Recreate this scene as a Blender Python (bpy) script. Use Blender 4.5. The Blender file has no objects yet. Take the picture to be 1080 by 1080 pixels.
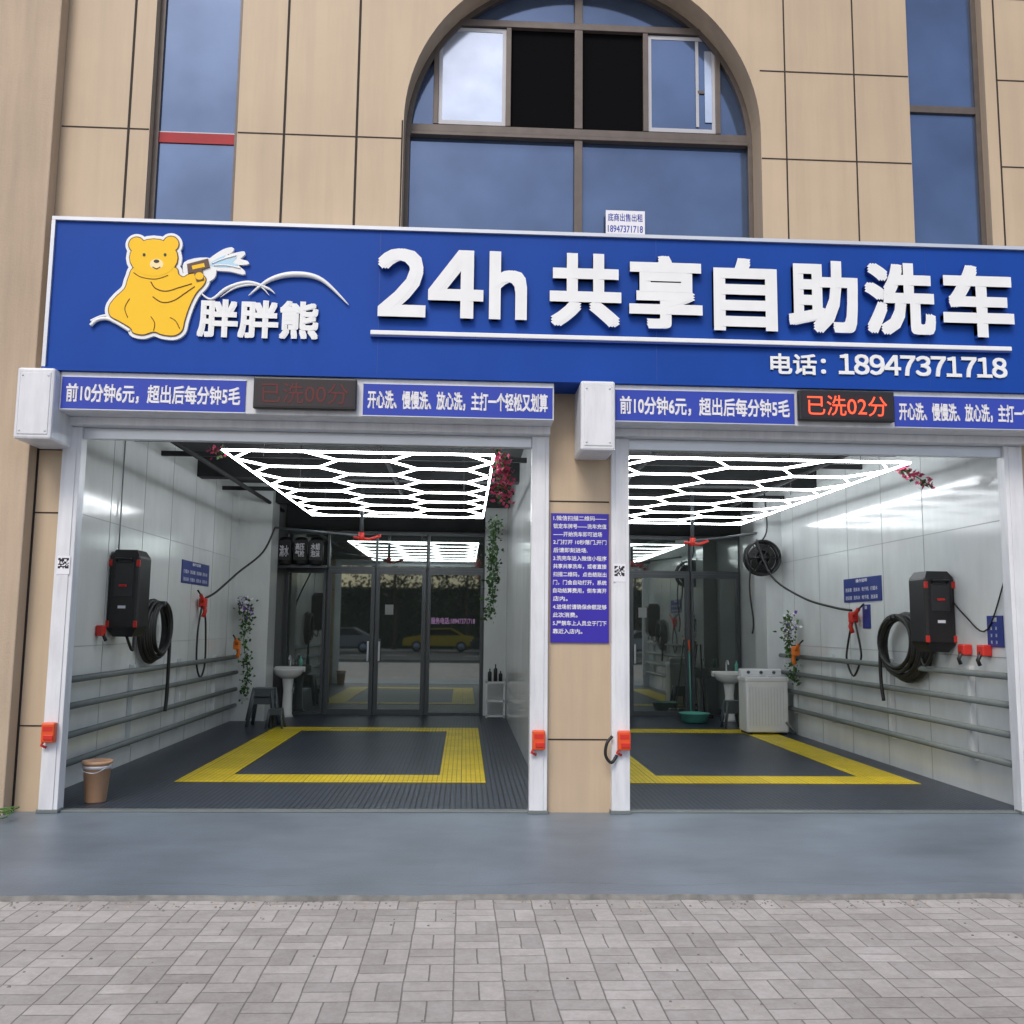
import bpy, bmesh, math, random
from mathutils import Vector, Matrix
random.seed(7)
scene=bpy.context.scene
scene.view_settings.view_transform='Standard'; scene.view_settings.look='None'; scene.view_settings.exposure=0
col=bpy.context.collection

# ---------------------------------------------------------------- materials
MATS={}
def mat(name,c,rough=.6,metal=0,var=.06,vs=3.0,bump=0,bs=60,emit=0,spec=.5,detail=4,tint=None,grime=0,gs=(5,5,.35)):
    if name in MATS: return MATS[name]
    m=bpy.data.materials.new(name); m.use_nodes=True; nt=m.node_tree; b=nt.nodes['Principled BSDF']
    b.inputs['Roughness'].default_value=rough; b.inputs['Metallic'].default_value=metal
    b.inputs['Specular IOR Level'].default_value=spec
    tc=nt.nodes.new('ShaderNodeTexCoord')
    if var>0:
        n=nt.nodes.new('ShaderNodeTexNoise'); n.inputs['Scale'].default_value=vs; n.inputs['Detail'].default_value=detail
        nt.links.new(tc.outputs['Object'],n.inputs['Vector'])
        r=nt.nodes.new('ShaderNodeValToRGB'); r.color_ramp.elements[0].position=.3; r.color_ramp.elements[1].position=.7
        t=tint or (1,1,1)
        r.color_ramp.elements[0].color=(*[max(0,x*(1-var)*y) for x,y in zip(c,t)],1)
        r.color_ramp.elements[1].color=(*[min(1,x*(1+var)) for x in c],1)
        nt.links.new(n.outputs['Fac'],r.inputs['Fac']); out=r.outputs['Color']
        if grime>0:
            mp=nt.nodes.new('ShaderNodeMapping'); mp.inputs['Scale'].default_value=gs; nt.links.new(tc.outputs['Object'],mp.inputs['Vector'])
            n3=nt.nodes.new('ShaderNodeTexNoise'); n3.inputs['Scale'].default_value=1; n3.inputs['Detail'].default_value=9; n3.inputs['Roughness'].default_value=.65
            nt.links.new(mp.outputs[0],n3.inputs['Vector'])
            r3=nt.nodes.new('ShaderNodeValToRGB'); r3.color_ramp.elements[0].position=.34; r3.color_ramp.elements[1].position=.58
            r3.color_ramp.elements[0].color=(1-grime,1-grime,1-grime*.95,1); r3.color_ramp.elements[1].color=(1,1,1,1)
            nt.links.new(n3.outputs['Fac'],r3.inputs['Fac'])
            mm=nt.nodes.new('ShaderNodeMixRGB'); mm.blend_type='MULTIPLY'; mm.inputs[0].default_value=1
            nt.links.new(out,mm.inputs[1]); nt.links.new(r3.outputs['Color'],mm.inputs[2]); out=mm.outputs[0]
        nt.links.new(out,b.inputs['Base Color'])
    else: b.inputs['Base Color'].default_value=(*c,1)
    if bump>0:
        n2=nt.nodes.new('ShaderNodeTexNoise'); n2.inputs['Scale'].default_value=bs; n2.inputs['Detail'].default_value=5
        nt.links.new(tc.outputs['Object'],n2.inputs['Vector'])
        bp=nt.nodes.new('ShaderNodeBump'); bp.inputs['Strength'].default_value=bump; bp.inputs['Distance'].default_value=.01
        nt.links.new(n2.outputs['Fac'],bp.inputs['Height']); nt.links.new(bp.outputs['Normal'],b.inputs['Normal'])
    if emit>0:
        b.inputs['Emission Color'].default_value=(*c,1); b.inputs['Emission Strength'].default_value=emit
    MATS[name]=m; return m

def mix(nt,bt,fac,a,b):
    m=nt.nodes.new('ShaderNodeMixRGB'); m.blend_type=bt
    for k,x in enumerate((fac,a,b)):
        if hasattr(x,'is_linked') : nt.links.new(x,m.inputs[k])
        elif k==0: m.inputs[0].default_value=x
        else: m.inputs[k].default_value=(*x,1)
    return m.outputs[0]
def brickmat(name,c1,c2,mortar,w,h,mw,rough,off=.5,bump=.5,stain=.2,metal=0,big=None,spec=.5,weave=False,sm=.3):
    m=bpy.data.materials.new(name); m.use_nodes=True; nt=m.node_tree; b=nt.nodes['Principled BSDF']
    b.inputs['Roughness'].default_value=rough; b.inputs['Metallic'].default_value=metal; b.inputs['Specular IOR Level'].default_value=spec
    tc=nt.nodes.new('ShaderNodeTexCoord')
    vec=tc.outputs['Object']
    def br(w,h,mw,off,c1,c2,mo,v):
        t=nt.nodes.new('ShaderNodeTexBrick'); t.offset=off
        t.inputs['Scale'].default_value=1; t.inputs['Brick Width'].default_value=w; t.inputs['Row Height'].default_value=h
        t.inputs['Mortar Size'].default_value=mw; t.inputs['Mortar Smooth'].default_value=sm
        t.inputs['Color1'].default_value=(*c1,1); t.inputs['Color2'].default_value=(*c2,1); t.inputs['Mortar'].default_value=(*mo,1)
        nt.links.new(v,t.inputs['Vector']); return t
    if weave:
        for s_,a_ in ((1.5,.03),(9,.006)):
            wn=nt.nodes.new('ShaderNodeTexNoise'); wn.inputs['Scale'].default_value=s_; nt.links.new(vec,wn.inputs['Vector'])
            vm=nt.nodes.new('ShaderNodeVectorMath'); vm.operation='MULTIPLY_ADD'; nt.links.new(wn.outputs['Color'],vm.inputs[0]); vm.inputs[1].default_value=(a_,a_,0); nt.links.new(vec,vm.inputs[2]); vec=vm.outputs[0]
    t=br(w,h,mw,off,c1,c2,mortar,vec); colr=t.outputs['Color']; fac=t.outputs['Fac']
    if weave:
        mp=nt.nodes.new('ShaderNodeMapping'); mp.inputs['Rotation'].default_value=(0,0,math.radians(90)); nt.links.new(vec,mp.inputs['Vector'])
        t2=br(w,h,mw,off,c1,c2,mortar,mp.outputs[0])
        ck=nt.nodes.new('ShaderNodeTexChecker'); ck.inputs['Scale'].default_value=1/w
        ck.inputs['Color1'].default_value=(0,0,0,1); ck.inputs['Color2'].default_value=(1,1,1,1)
        nt.links.new(vec,ck.inputs['Vector'])
        colr=mix(nt,'MIX',ck.outputs['Fac'],t.outputs['Color'],t2.outputs['Color'])
        fac=mix(nt,'MIX',ck.outputs['Fac'],t.outputs['Fac'],t2.outputs['Fac'])
    for sc,st in ((1.1,stain),(16,stain*1.1),(60,stain*.6),(.35,stain*.6)):
        n=nt.nodes.new('ShaderNodeTexNoise'); n.inputs['Scale'].default_value=sc; n.inputs['Detail'].default_value=8; n.inputs['Roughness'].default_value=.7
        nt.links.new(tc.outputs['Object'],n.inputs['Vector'])
        r=nt.nodes.new('ShaderNodeValToRGB'); r.color_ramp.elements[0].position=.32; r.color_ramp.elements[1].position=.62
        r.color_ramp.elements[0].color=(1-st,1-st*1.05,1-st*1.15,1); r.color_ramp.elements[1].color=(1,1,1,1)
        nt.links.new(n.outputs['Fac'],r.inputs['Fac'])
        colr=mix(nt,'MULTIPLY',1,colr,r.outputs['Color'])
    if big:
        t2=br(big,big,.006,0,(1,1,1),(.8,.8,.8),(.45,.45,.45),tc.outputs['Object'])
        colr=mix(nt,'MULTIPLY',1,colr,t2.outputs['Color'])
    nt.links.new(colr,b.inputs['Base Color'])
    bp=nt.nodes.new('ShaderNodeBump'); bp.inputs['Strength'].default_value=bump; bp.inputs['Distance'].default_value=.006; bp.invert=True
    nt.links.new(fac,bp.inputs['Height']); nt.links.new(bp.outputs['Normal'],b.inputs['Normal'])
    MATS[name]=m; return m

STONE=mat('stone_cladding',(.53,.415,.29),.5,0,.08,.9,.12,90,detail=8,grime=.10)
STONE2=mat('stone_pilaster',(.49,.385,.28),.7,0,.09,.9,.3,60,detail=9,grime=.16)
JOINT=mat('joint_dark',(.03,.022,.018),.8,0,0)
WHITE=mat('white_coated_metal',(.73,.75,.79),.35,0,.05,3,detail=8,grime=.14,gs=(9,9,1.2))
WALLW=mat('white_wall_panel',(.70,.73,.735),.13,0,.05,1.5,detail=8,grime=.08,gs=(3,3,.7))
WALLJ=mat('wall_panel_joint',(.30,.32,.32),.4,0,0)
PLASTICW=mat('white_plastic',(.75,.76,.76),.3,0,.03,6)
CERAM=mat('white_ceramic',(.8,.8,.78),.12,0,.02,5)
SIGNB=mat('sign_blue',(.006,.062,.36),.55,0,.06,.8,spec=.22,detail=6,grime=.10,gs=(1.5,1.5,.5))
LETTER=mat('letter_white',(.84,.86,.87),.4,0,.03,5)
LETSIDE=mat('letter_side_blue',(.02,.06,.32),.4,0,0)
BANNER=mat('banner_blue',(.035,.065,.42),.4,0,.05,2,spec=.3)
POSTER=mat('poster_violet_blue',(.045,.03,.38),.3,0,.05,2)
TXTW=mat('print_white',(.8,.8,.86),.5,0,0)
SILVER=mat('silver_trim',(.62,.65,.7),.3,.4,.04,5)
BLACK=mat('black_plastic',(.014,.014,.016),.35,0,.2,8)
RUBBER=mat('black_rubber',(.012,.012,.013),.5,0,.2,8)
RED=mat('red_plastic',(.6,.03,.02),.35,0,.05,8)
ORANGE=mat('orange_red_plastic',(.72,.09,.02),.35,0,.05,8)
ORANGE2=mat('orange_plastic',(.8,.2,.02),.35,0,.05,8)
PIPE=mat('grey_pipe',(.15,.175,.175),.5,.0,.12,3)
FRAMEG=mat('door_frame_grey',(.085,.095,.105),.35,.3,.06,5)
WFRAME=mat('window_frame_brown',(.12,.10,.09),.45,.2,.12,8)
WFRAMEL=mat('window_sash_light',(.45,.46,.5),.4,.1,.05,8)
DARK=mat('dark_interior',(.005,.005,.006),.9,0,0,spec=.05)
CEIL=mat('ceiling_dark',(.022,.024,.026),.9,0,.3,2)
GREYW=mat('grey_wall',(.16,.17,.17),.6,0,.1,1.5)
YEL=mat('bear_yellow',(.95,.58,.035),.5,0,0,spec=.2)
BROWN=mat('bear_line_brown',(.12,.04,.01),.5,0,0)
CREAM=mat('bear_muzzle',(.95,.78,.42),.5,0,0)
WATERB=mat('spray_pale_blue',(.45,.68,.85),.4,0,0)
GREYST=mat('grey_stool',(.07,.085,.095),.4,0,.08,8)
LEAF=mat('leaf_green',(.035,.10,.02),.6,0,.4,12)
LEAF2=mat('leaf_light',(.09,.19,.04),.6,0,.4,12)
LEAFD=mat('leaf_dark',(.018,.045,.012),.7,0,.4,12)
PINK=mat('flower_pink',(.55,.05,.14),.6,0,.3,12)
PURP=mat('flower_purple',(.18,.07,.35),.6,0,.3,12)
MINT=mat('mint_plastic',(.12,.42,.34),.35,0,.05,8)
BUCKET=mat('bucket_tan',(.55,.33,.20),.4,0,.05,8)
LEDOFF=mat('led_dim_red',(.11,.012,.012),.6,0,0)
LEDON=mat('led_lit_red',(1,.09,.03),.5,0,0,emit=1.0)
TUBE=mat('led_tube_lit',(.93,.97,1),.5,0,0,emit=15)
CURTRED=mat('red_banner_inside',(.35,.01,.02),.6,0,.1,5)

def glass(name,c,rough=.03,metal=.75,wob=.0,vs=.7,var=.08):
    m=mat(name,c,rough,metal,var,vs,detail=6)
    nt=m.node_tree; b=nt.nodes['Principled BSDF']
    if wob:
        tc=nt.nodes.new('ShaderNodeTexCoord'); n=nt.nodes.new('ShaderNodeTexNoise'); n.inputs['Scale'].default_value=1.1
        nt.links.new(tc.outputs['Object'],n.inputs['Vector'])
        bp=nt.nodes.new('ShaderNodeBump'); bp.inputs['Strength'].default_value=wob; bp.inputs['Distance'].default_value=.02
        nt.links.new(n.outputs['Fac'],bp.inputs['Height']); nt.links.new(bp.outputs['Normal'],b.inputs['Normal'])
    return m
WGLASS=glass('tinted_blue_glass',(.105,.155,.27),.08,.6,.2,1.2,.2)
SGLASS=glass('sash_glass_sky_tone',(.50,.58,.72),.15,.6,.1,3,.12)  # paler glass, bright sky reflection put into the pane colour
DGLASS=glass('door_glass',(.25,.28,.265),.02,.85,0,.7,.15)

PAVE=brickmat('paving_bricks',(.57,.55,.545),(.42,.405,.40),(.26,.25,.24),.225,.1125,.005,.85,0,.7,.17,weave=True,sm=.8)
FLOORM=brickmat('floor_grid_dark',(.075,.105,.16),(.055,.075,.12),(.010,.013,.020),.05,.05,.008,.38,0,.9,.15,big=.4)
FLOORY=brickmat('floor_grid_yellow',(.95,.74,.01),(.85,.66,.01),(.45,.34,.005),.05,.05,.005,.42,0,.9,.08,big=.4)
APRON=mat('apron_painted_concrete',(.16,.20,.245),.42,0,.22,.9,.25,45,detail=12,grime=.16,gs=(.8,2.2,1))
CONC=mat('concrete_edge',(.2,.2,.19),.85,0,.3,12,.4,60)
ASPH=mat('asphalt',(.05,.05,.052),.9,0,.2,3,.3,80)

# ---------------------------------------------------------------- geometry builder
class G:
    def __init__(s,name): s.name=name; s.v=[]; s.f=[]; s.mi=[]; s.mats=[]; s.sm=[]
    def m(s,mt):
        if mt not in s.mats: s.mats.append(mt)
        return s.mats.index(mt)
    def add(s,vs,fs,mt,smooth=False):
        o=len(s.v); s.v+= [tuple(v) for v in vs]; i=s.m(mt)
        for f in fs: s.f.append([o+k for k in f]); s.mi.append(i); s.sm.append(smooth)
    def box(s,x0,x1,y0,y1,z0,z1,mt,bev=0):
        if bev<=0:
            vs=[(x,y,z) for x in (x0,x1) for y in (y0,y1) for z in (z0,z1)]
            s.add(vs,[(0,1,3,2),(4,6,7,5),(0,4,5,1),(2,3,7,6),(0,2,6,4),(1,5,7,3)],mt); return
        bm=bmesh.new(); bmesh.ops.create_cube(bm,size=1)
        for v in bm.verts: v.co=Vector(((x0+x1)/2+v.co.x*(x1-x0),(y0+y1)/2+v.co.y*(y1-y0),(z0+z1)/2+v.co.z*(z1-z0)))
        bmesh.ops.bevel(bm,geom=bm.edges[:],offset=bev,segments=2,affect='EDGES',profile=.5)
        s.bm(bm,mt)
    def bm(s,bm,mt,smooth=False):
        bm.verts.index_update(); s.add([v.co[:] for v in bm.verts],[[v.index for v in f.verts] for f in bm.faces],mt,smooth); bm.free()
    def frus(s,c,w0,d0,w1,d1,h,mt):
        x,y,z=c; vs=[]
        for (w,d,zz) in ((w0,d0,z),(w1,d1,z+h)):
            vs+=[(x-w/2,y-d/2,zz),(x+w/2,y-d/2,zz),(x+w/2,y+d/2,zz),(x-w/2,y+d/2,zz)]
        s.add(vs,[(3,2,1,0),(4,5,6,7),(0,1,5,4),(1,2,6,5),(2,3,7,6),(3,0,4,7)],mt)
    def lathe(s,c,prof,mt,n=20,sx=1,sy=1):
        vs=[];fs=[]
        for r,z in prof:
            for k in range(n):
                a=2*math.pi*k/n; vs.append((c[0]+r*sx*math.cos(a),c[1]+r*sy*math.sin(a),c[2]+z))
        for j in range(len(prof)-1):
            for k in range(n):
                fs.append((j*n+k,j*n+(k+1)%n,(j+1)*n+(k+1)%n,(j+1)*n+k))
        fs.append(tuple(range(n-1,-1,-1))); fs.append(tuple((len(prof)-1)*n+k for k in range(n)))
        s.add(vs,fs,mt,True)
    def tube(s,pts,r,mt,n=8,cap=True,rs=None):
        P=[Vector(p) for p in pts]; up=Vector((0,0,1)); vs=[];fs=[]
        N=len(P); prev=None
        for i,p in enumerate(P):
            t=(P[min(i+1,N-1)]-P[max(i-1,0)]).normalized()
            if prev is None:
                a=up if abs(t.z)<.9 else Vector((1,0,0)); u=t.cross(a).normalized()
            else: u=(prev-t*prev.dot(t)).normalized()
            prev=u; w=t.cross(u); rr=rs[i] if rs else r
            for k in range(n):
                an=2*math.pi*k/n; vs.append(p+rr*(math.cos(an)*u+math.sin(an)*w))
        for j in range(N-1):
            for k in range(n): fs.append((j*n+k,j*n+(k+1)%n,(j+1)*n+(k+1)%n,(j+1)*n+k))
        if cap: fs.append(tuple(range(n-1,-1,-1))); fs.append(tuple((N-1)*n+k for k in range(n)))
        s.add(vs,fs,mt,True)
    def plate(s,pts,o,u,v,depth,mt,side=None):
        o=Vector(o);u=Vector(u);v=Vector(v);nn=u.cross(v).normalized()
        bm=bmesh.new(); vv=[bm.verts.new(o+u*a+v*b) for a,b in pts]
        f=bm.faces.new(vv); f.normal_update()
        if f.normal.dot(nn)<0: f.normal_flip()
        bmesh.ops.triangulate(bm,faces=[f]); s.bm(bm,mt)
        n=len(pts); A=[o+u*a+v*b for a,b in pts]; B=[p-nn*depth for p in A]
        s.add(A+B,[(k,(k+1)%n,n+(k+1)%n,n+k) for k in range(n)],side or mt)
    def text(s,body,o,u,v,w,h,mt,bold=0.0,depth=.004,side=None,keep=False):
        o=Vector(o);u=Vector(u);v=Vector(v);nn=u.cross(v).normalized()
        cu=bpy.data.curves.new('t','FONT'); cu.body=body; cu.size=1; cu.resolution_u=3; cu.extrude=.5
        ob=bpy.data.objects.new('t',cu); col.objects.link(ob)
        dg=bpy.context.evaluated_depsgraph_get(); me=bpy.data.meshes.new_from_object(ob.evaluated_get(dg))
        vs=[x.co.copy() for x in me.vertices]; fs=[list(p.vertices) for p in me.polygons]
        nz=[abs(p.normal.z)>.5 for p in me.polygons]
        bpy.data.objects.remove(ob); bpy.data.meshes.remove(me); bpy.data.curves.remove(cu)
        if not vs: return
        x0=min(a.x for a in vs);x1=max(a.x for a in vs);y0=min(a.y for a in vs);y1=max(a.y for a in vs)
        sx=(w-2*bold)/(x1-x0); sy=(h-2*bold)/(y1-y0)
        if keep:
            sx=sy*1.05; o=o+u*((w-2*bold-sx*(x1-x0))/2)
        offs=[(0,0)]
        if bold>0: offs=[(a*bold,b*bold) for a in (-1,0,1) for b in (-1,0,1)]
        ff=[f for f,z in zip(fs,nz) if z]; fsd=[f for f,z in zip(fs,nz) if not z]
        for k,(dx,dy) in enumerate(offs):
            dd=-.0004*k
            pts=[o+u*(bold+(a.x-x0)*sx+dx)+v*(bold+(a.y-y0)*sy+dy)+nn*((a.z+.5)*(depth)+(dd if a.z>0 else 0)) for a in vs]
            s.add(pts,ff,mt)
            if depth>.01:s.add(pts,fsd,side or mt)
    def done(s,parent=None,bevel=0,name=None):
        me=bpy.data.meshes.new(s.name); me.from_pydata(s.v,[],s.f)
        for m_ in s.mats: me.materials.append(m_)
        me.polygons.foreach_set('material_index',s.mi); me.polygons.foreach_set('use_smooth',s.sm); me.update()
        ob=bpy.data.objects.new(s.name,me); col.objects.link(ob)
        if parent: ob.parent=parent
        return ob
def empty(name):
    e=bpy.data.objects.new(name,None); col.objects.link(e); e.empty_display_size=.3; return e
FX=(1,0,0);FZ=(0,0,1)
def sm3(P,k=6):
    out=[]
    for i in range(len(P)-1):
        a,b,c,d=[Vector(P[max(0,min(len(P)-1,i+q))]) for q in (-1,0,1,2)]
        for j in range(k):
            t=j/k; out.append(.5*((2*b)+(-a+c)*t+(2*a-5*b+4*c-d)*t*t+(-a+3*b-3*c+d)*t**3))
    out.append(Vector(P[-1])); return out

# ---------------------------------------------------------------- ground
g=G('ground'); g.add([(-300,-300,-.03),(300,-300,-.03),(300,300,-.03),(-300,300,-.03)],[(0,1,2,3)],PAVE); g.done()
g=G('road'); g.box(-120,120,-34,-16,-.029,-.022,ASPH)
for k in range(-20,20): g.box(k*6,k*6+3,-25.08,-24.92,-.0215,-.018,TXTW)
g.box(-120,120,-15.98,-15.8,-.029,.10,CONC,.02); g.done()
g=G('concrete_apron')
n=160; xs=[-9+20*i/n for i in range(n+1)]
ed=[-2.53+random.uniform(-.014,.014)+.012*math.sin(x*2.1) for x in xs]
vs=[(x,e,0) for x,e in zip(xs,ed)]+[(x,.02,0) for x in xs]+[(x,e-.014,-.029) for x,e in zip(xs,ed)]
g.add(vs,[(i,i+1,n+2+i,n+1+i) for i in range(n)],APRON); g.add(vs,[(2*(n+1)+i,2*(n+1)+i+1,i+1,i) for i in range(n)],CONC)
pts=[]
for i in range(60):
    pts.append((-2.1+i*.10,-2.30+.04*math.sin(i*.5)+random.uniform(-.012,.012),.0012))
for a,b in zip(pts[:-1],pts[1:]): g.add([(a[0],a[1]-.002,a[2]),(b[0],b[1]-.002,b[2]),(b[0],b[1]+.002,b[2]),(a[0],a[1]+.002,a[2])],[(0,1,2,3)],CONC)
g.done()
g=G('door_threshold')
g.box(-3.38,.585,-.03,.07,0,.014,PIPE,.004); g.box(1.46,4.94,-.03,.07,0,.014,PIPE,.004); g.done()
g=G('gravel_debris')
for _ in range(500):
    x=random.uniform(-4,5); y=-2.56-abs(random.gauss(0,.10)) if random.random()<.75 else random.uniform(-4.4,-2.6)
    s=random.uniform(.003,.008)
    g.frus((x,y,-.03),s*2,s*2*random.uniform(.6,1.2),s,s,s*.7,random.choice([CONC,CONC,STONE2]))
g.done()
g=G('interior_floor')
g.box(-3.8,.76,.02,8.95,-.2,.006,FLOORM); g.box(1.27,5.1,.02,8.95,-.2,.006,FLOORM); g.done()
def ring(x0,x1,y0,y1,w):
    g=G('yellow_floor_marking')
    z0,z1=.007,.012
    g.box(x0,x1,y0,y0+w,z0,z1,FLOORY); g.box(x0,x1,y1-w,y1,z0,z1,FLOORY)
    g.box(x0,x0+w,y0+w,y1-w,z0,z1,FLOORY); g.box(x1-w,x1,y0+w,y1-w,z0,z1,FLOORY); g.done()
ring(-2.88,.25,1.5,6.7,.48); ring(1.62,4.80,1.5,6.7,.48)

# ---------------------------------------------------------------- building
B=empty('commercial_building')
YB=8.9; ZC=3.95
TOP=12.0
AX,AZ,AR=1.055,6.30,1.70
g=G('facade_wall')
def wq(x0,x1,z0,z1,mt=STONE): g.add([(x0,0,z0),(x1,0,z0),(x1,0,z1),(x0,0,z1)],[(0,1,2,3)],mt)
ZS=3.33
wq(-9,-3.8,0,TOP)
wq(-3.8,-3.38,0,ZS); wq(.6,1.46,0,ZS); wq(4.98,12,0,TOP)
wq(-3.8,4.98,ZS,4.9)
wq(-3.8,-2.98,4.9,TOP); wq(-2.98,-2.18,10,TOP)
wq(-2.18,AX-AR,4.9,TOP)
wq(AX+AR,4.22,4.9,TOP); wq(4.22,4.98,10,TOP)
N=48
arc=[(AX-AR*math.cos(math.pi*i/N),AZ+AR*math.sin(math.pi*i/N)) for i in range(N+1)]
for (xa,za),(xb,zb) in zip(arc[:-1],arc[1:]):
    g.add([(xa,0,za),(xb,0,zb),(xb,0,TOP),(xa,0,TOP)],[(0,1,2,3)],STONE)
def rev(pts,d,mt=STONE):
    for a,b in zip(pts[:-1],pts[1:]):
        g.add([(a[0],0,a[1]),(b[0],0,b[1]),(b[0],d,b[1]),(a[0],d,a[1])],[(0,1,2,3)],mt)
rev([(AX-AR,4.9)]+arc+[(AX+AR,4.9)],.30,STONE2)
for a,b in ((-2.98,-2.18),(4.22,4.98)): rev([(a,4.9),(a,10),(b,10),(b,4.9)],.14,STONE2)
g.done(B)
g=G('roof_and_back_walls')
g.box(-9,12,-.05,10,TOP,TOP+.3,STONE2); g.box(-9,12,9.3,9.5,0,TOP,STONE2); g.box(-9.2,-9,0,9.5,0,TOP,STONE2); g.box(12,12.2,0,9.5,0,TOP,STONE2); g.done(B)
g=G('pilaster'); g.box(-9,-3.78,-.16,-.003,-.02,TOP-.1,STONE2,.01); g.done(B)
g=G('cladding_joints')
def vj(x,z0,z1,w=.022): g.box(x-w/2,x+w/2,-.003,.01,z0,z1,JOINT)
def hj(z,x0,x1,w=.018): g.box(x0,x1,-.0035,.01,z-w/2,z+w/2,JOINT)
for x in (-3.17,-1.75,-1.08): vj(x,4.9,TOP-.2)
vj(-3.775,0,4,.02)
for z in (5.05,6.12,7.66,8.8): hj(z,-3.775,-2.985,.012); hj(z,-2.175,-.65 if z<6.3 else -1.08,.012)
vj(AX-AR-.012,4.9,6.3,.014)
for x in (3.0,3.68): vj(x,4.9,TOP-.2,.014)
for z in (5.2,6.05,6.94,7.8,8.7): hj(z,AX+AR+(.003 if z<6.3 else 0 if z<7 else -.5),4.215,.012)
vj(5.10,3.7,TOP-.2,.016)
for z in (5.2,6.05,6.94,7.8): hj(z,5.10,11,.012)
for z in (.71,2.54,3.1): hj(z,-3.775,-3.56,.012)
for z in (.62,2.72): hj(z,.75,1.29,.012)
for z in (.62,1.5,2.4): hj(z,5.2,9,.012)
g.done(B)
g=G('arched_window')
yg=.30
pts=[(AX-AR,4.9)]+[(x,z) for x,z in arc]+[(AX+AR,4.9)]
g.plate(pts,(0,yg+.03,0),FX,FZ,.01,WGLASS)
def fr(x0,x1,z0,z1,mt=WFRAME,y0=yg-.03,y1=yg+.028): g.box(x0,x1,y0,y1,z0,z1,mt,.004)
NA=48
for i in range(NA):
    a0=math.pi*i/NA;a1=math.pi*(i+1)/NA
    P=[]
    for r in (AR,AR-.05):
        for a in (a0,a1): P.append((AX-r*math.cos(a),AZ+r*math.sin(a)))
    q=[P[0],P[1],P[3],P[2]]
    g.add([(p[0],yg-.03,p[1]) for p in q],[(0,1,2,3)],WFRAME)
    g.add([(P[2][0],yg-.03,P[2][1]),(P[3][0],yg-.03,P[3][1]),(P[3][0],yg+.028,P[3][1]),(P[2][0],yg+.028,P[2][1])],[(0,1,2,3)],WFRAME)
fr(AX-AR,AX-AR+.045,4.9,6.3); fr(AX+AR-.045,AX+AR,4.9,6.3)
fr(.995,1.075,4.9,6.31,y0=yg-.034); fr(.995,1.075,6.43,8.0,y0=yg-.034)
fr(AX-AR+.05,AX+AR-.05,6.31,6.345,y0=yg-.045); fr(AX-AR+.05,AX+AR-.05,6.35,6.425,y0=yg-.03)
fr(AX-1.2,AX+1.2,7.46,7.53,y0=yg-.038)
for x in (-.36,.345,1.70,2.42): fr(x-.025,x+.025,6.43,7.46,y0=yg-.032)
g.box(.37,.995,yg+.012,yg+.022,6.43,7.46,DARK); g.box(1.075,1.675,yg+.012,yg+.022,6.43,7.46,DARK)  # black panels paint the unlit room behind the open sashes
for x0,x1 in ((-.335,.32),(1.725,2.395)):
    yy=yg-.012
    g.box(x0,x1,yy,yy+.02,6.44,6.48,WFRAMEL); g.box(x0,x1,yy,yy+.02,7.41,7.45,WFRAMEL)
    g.box(x0,x0+.035,yy,yy+.02,6.48,7.41,WFRAMEL); g.box(x1-.035,x1,yy,yy+.02,6.48,7.41,WFRAMEL)
    g.box(x0+.035,x1-.035,yy+.005,yy+.012,6.48,7.41,SGLASS if x0<0 else WGLASS)
g.box(2.20,2.23,yg-.02,yg-.015,6.5,7.4,WFRAMEL); g.box(2.29,2.36,yg-.02,yg-.015,6.55,7.3,SGLASS); g.box(2.22,2.29,yg-.021,yg-.016,6.85,6.88,WFRAME)
g.done(B)
for (x0,x1,bar,red) in ((-2.98,-2.18,None,True),(4.22,4.98,6.64,False)):
    g=G('tall_window'); y=.12
    g.box(x0,x1,y+.01,y+.03,4.9,10,WGLASS)
    g.box(x0,x0+.05,y-.02,y+.012,4.9,10,WFRAME); g.box(x1-.05,x1,y-.02,y+.012,4.9,10,WFRAME)
    if bar: g.box(x0+.05,x1-.05,y-.018,y+.012,bar,bar+.07,WFRAME)
    if red: g.box(x0+.05,x1-.05,y-.004,y+.006,6.06,6.16,CURTRED); g.box(x0+.05,x1-.05,y-.002,y+.004,6.16,6.17,WFRAMEL)
    g.done(B)
g=G('interior_walls')
def lw(x0,x1,y0,y1,z0,z1,m_): g.box(x0,x1,y0,y1,z0,z1,m_)
lw(-4.0,-3.8,.02,9.2,0,ZC,WALLW)
lw(5.1,5.3,.02,9.2,0,ZC,WALLW)
lw(.76,1.27,.02,9.2,0,ZC,WALLW)
lw(-3.8,-3.25,7.6,8.2,0,ZC,WALLW)
lw(4.83,5.1,6.6,7.2,0,ZC,WALLW)
lw(-3.8,.76,YB+.05,YB+.25,0,ZC,GREYW); lw(1.27,5.1,YB+.05,YB+.25,0,ZC,GREYW)
lw(.36,.76,YB-.1,YB+.05,0,ZC,WALLW)
lw(-4,5.3,.02,9.2,ZC,ZC+.3,CEIL)
lw(-3.25,.76,YB-.05,YB+.049,3.3,ZC,CEIL); lw(1.27,5.1,YB-.05,YB+.049,3.3,ZC,CEIL)
for y in (2.2,5.0,7.8): lw(-3.8,.76,y,y+.25,ZC-.3,ZC,CEIL); lw(1.27,5.1,y,y+.25,ZC-.3,ZC,CEIL)
for y in [1.85,2.9,3.95,5.0,6.05,7.1]:
    g.box(-3.8,-3.797,y,y+.008,0,ZC,WALLJ); g.box(5.097,5.1,y,y+.008,0,ZC,WALLJ)
for z in (1.35,2.65):
    g.box(-3.8,-3.7975,.02,7.6,z,z+.008,WALLJ); g.box(5.0975,5.1,.02,6.6,z,z+.008,WALLJ)
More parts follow.
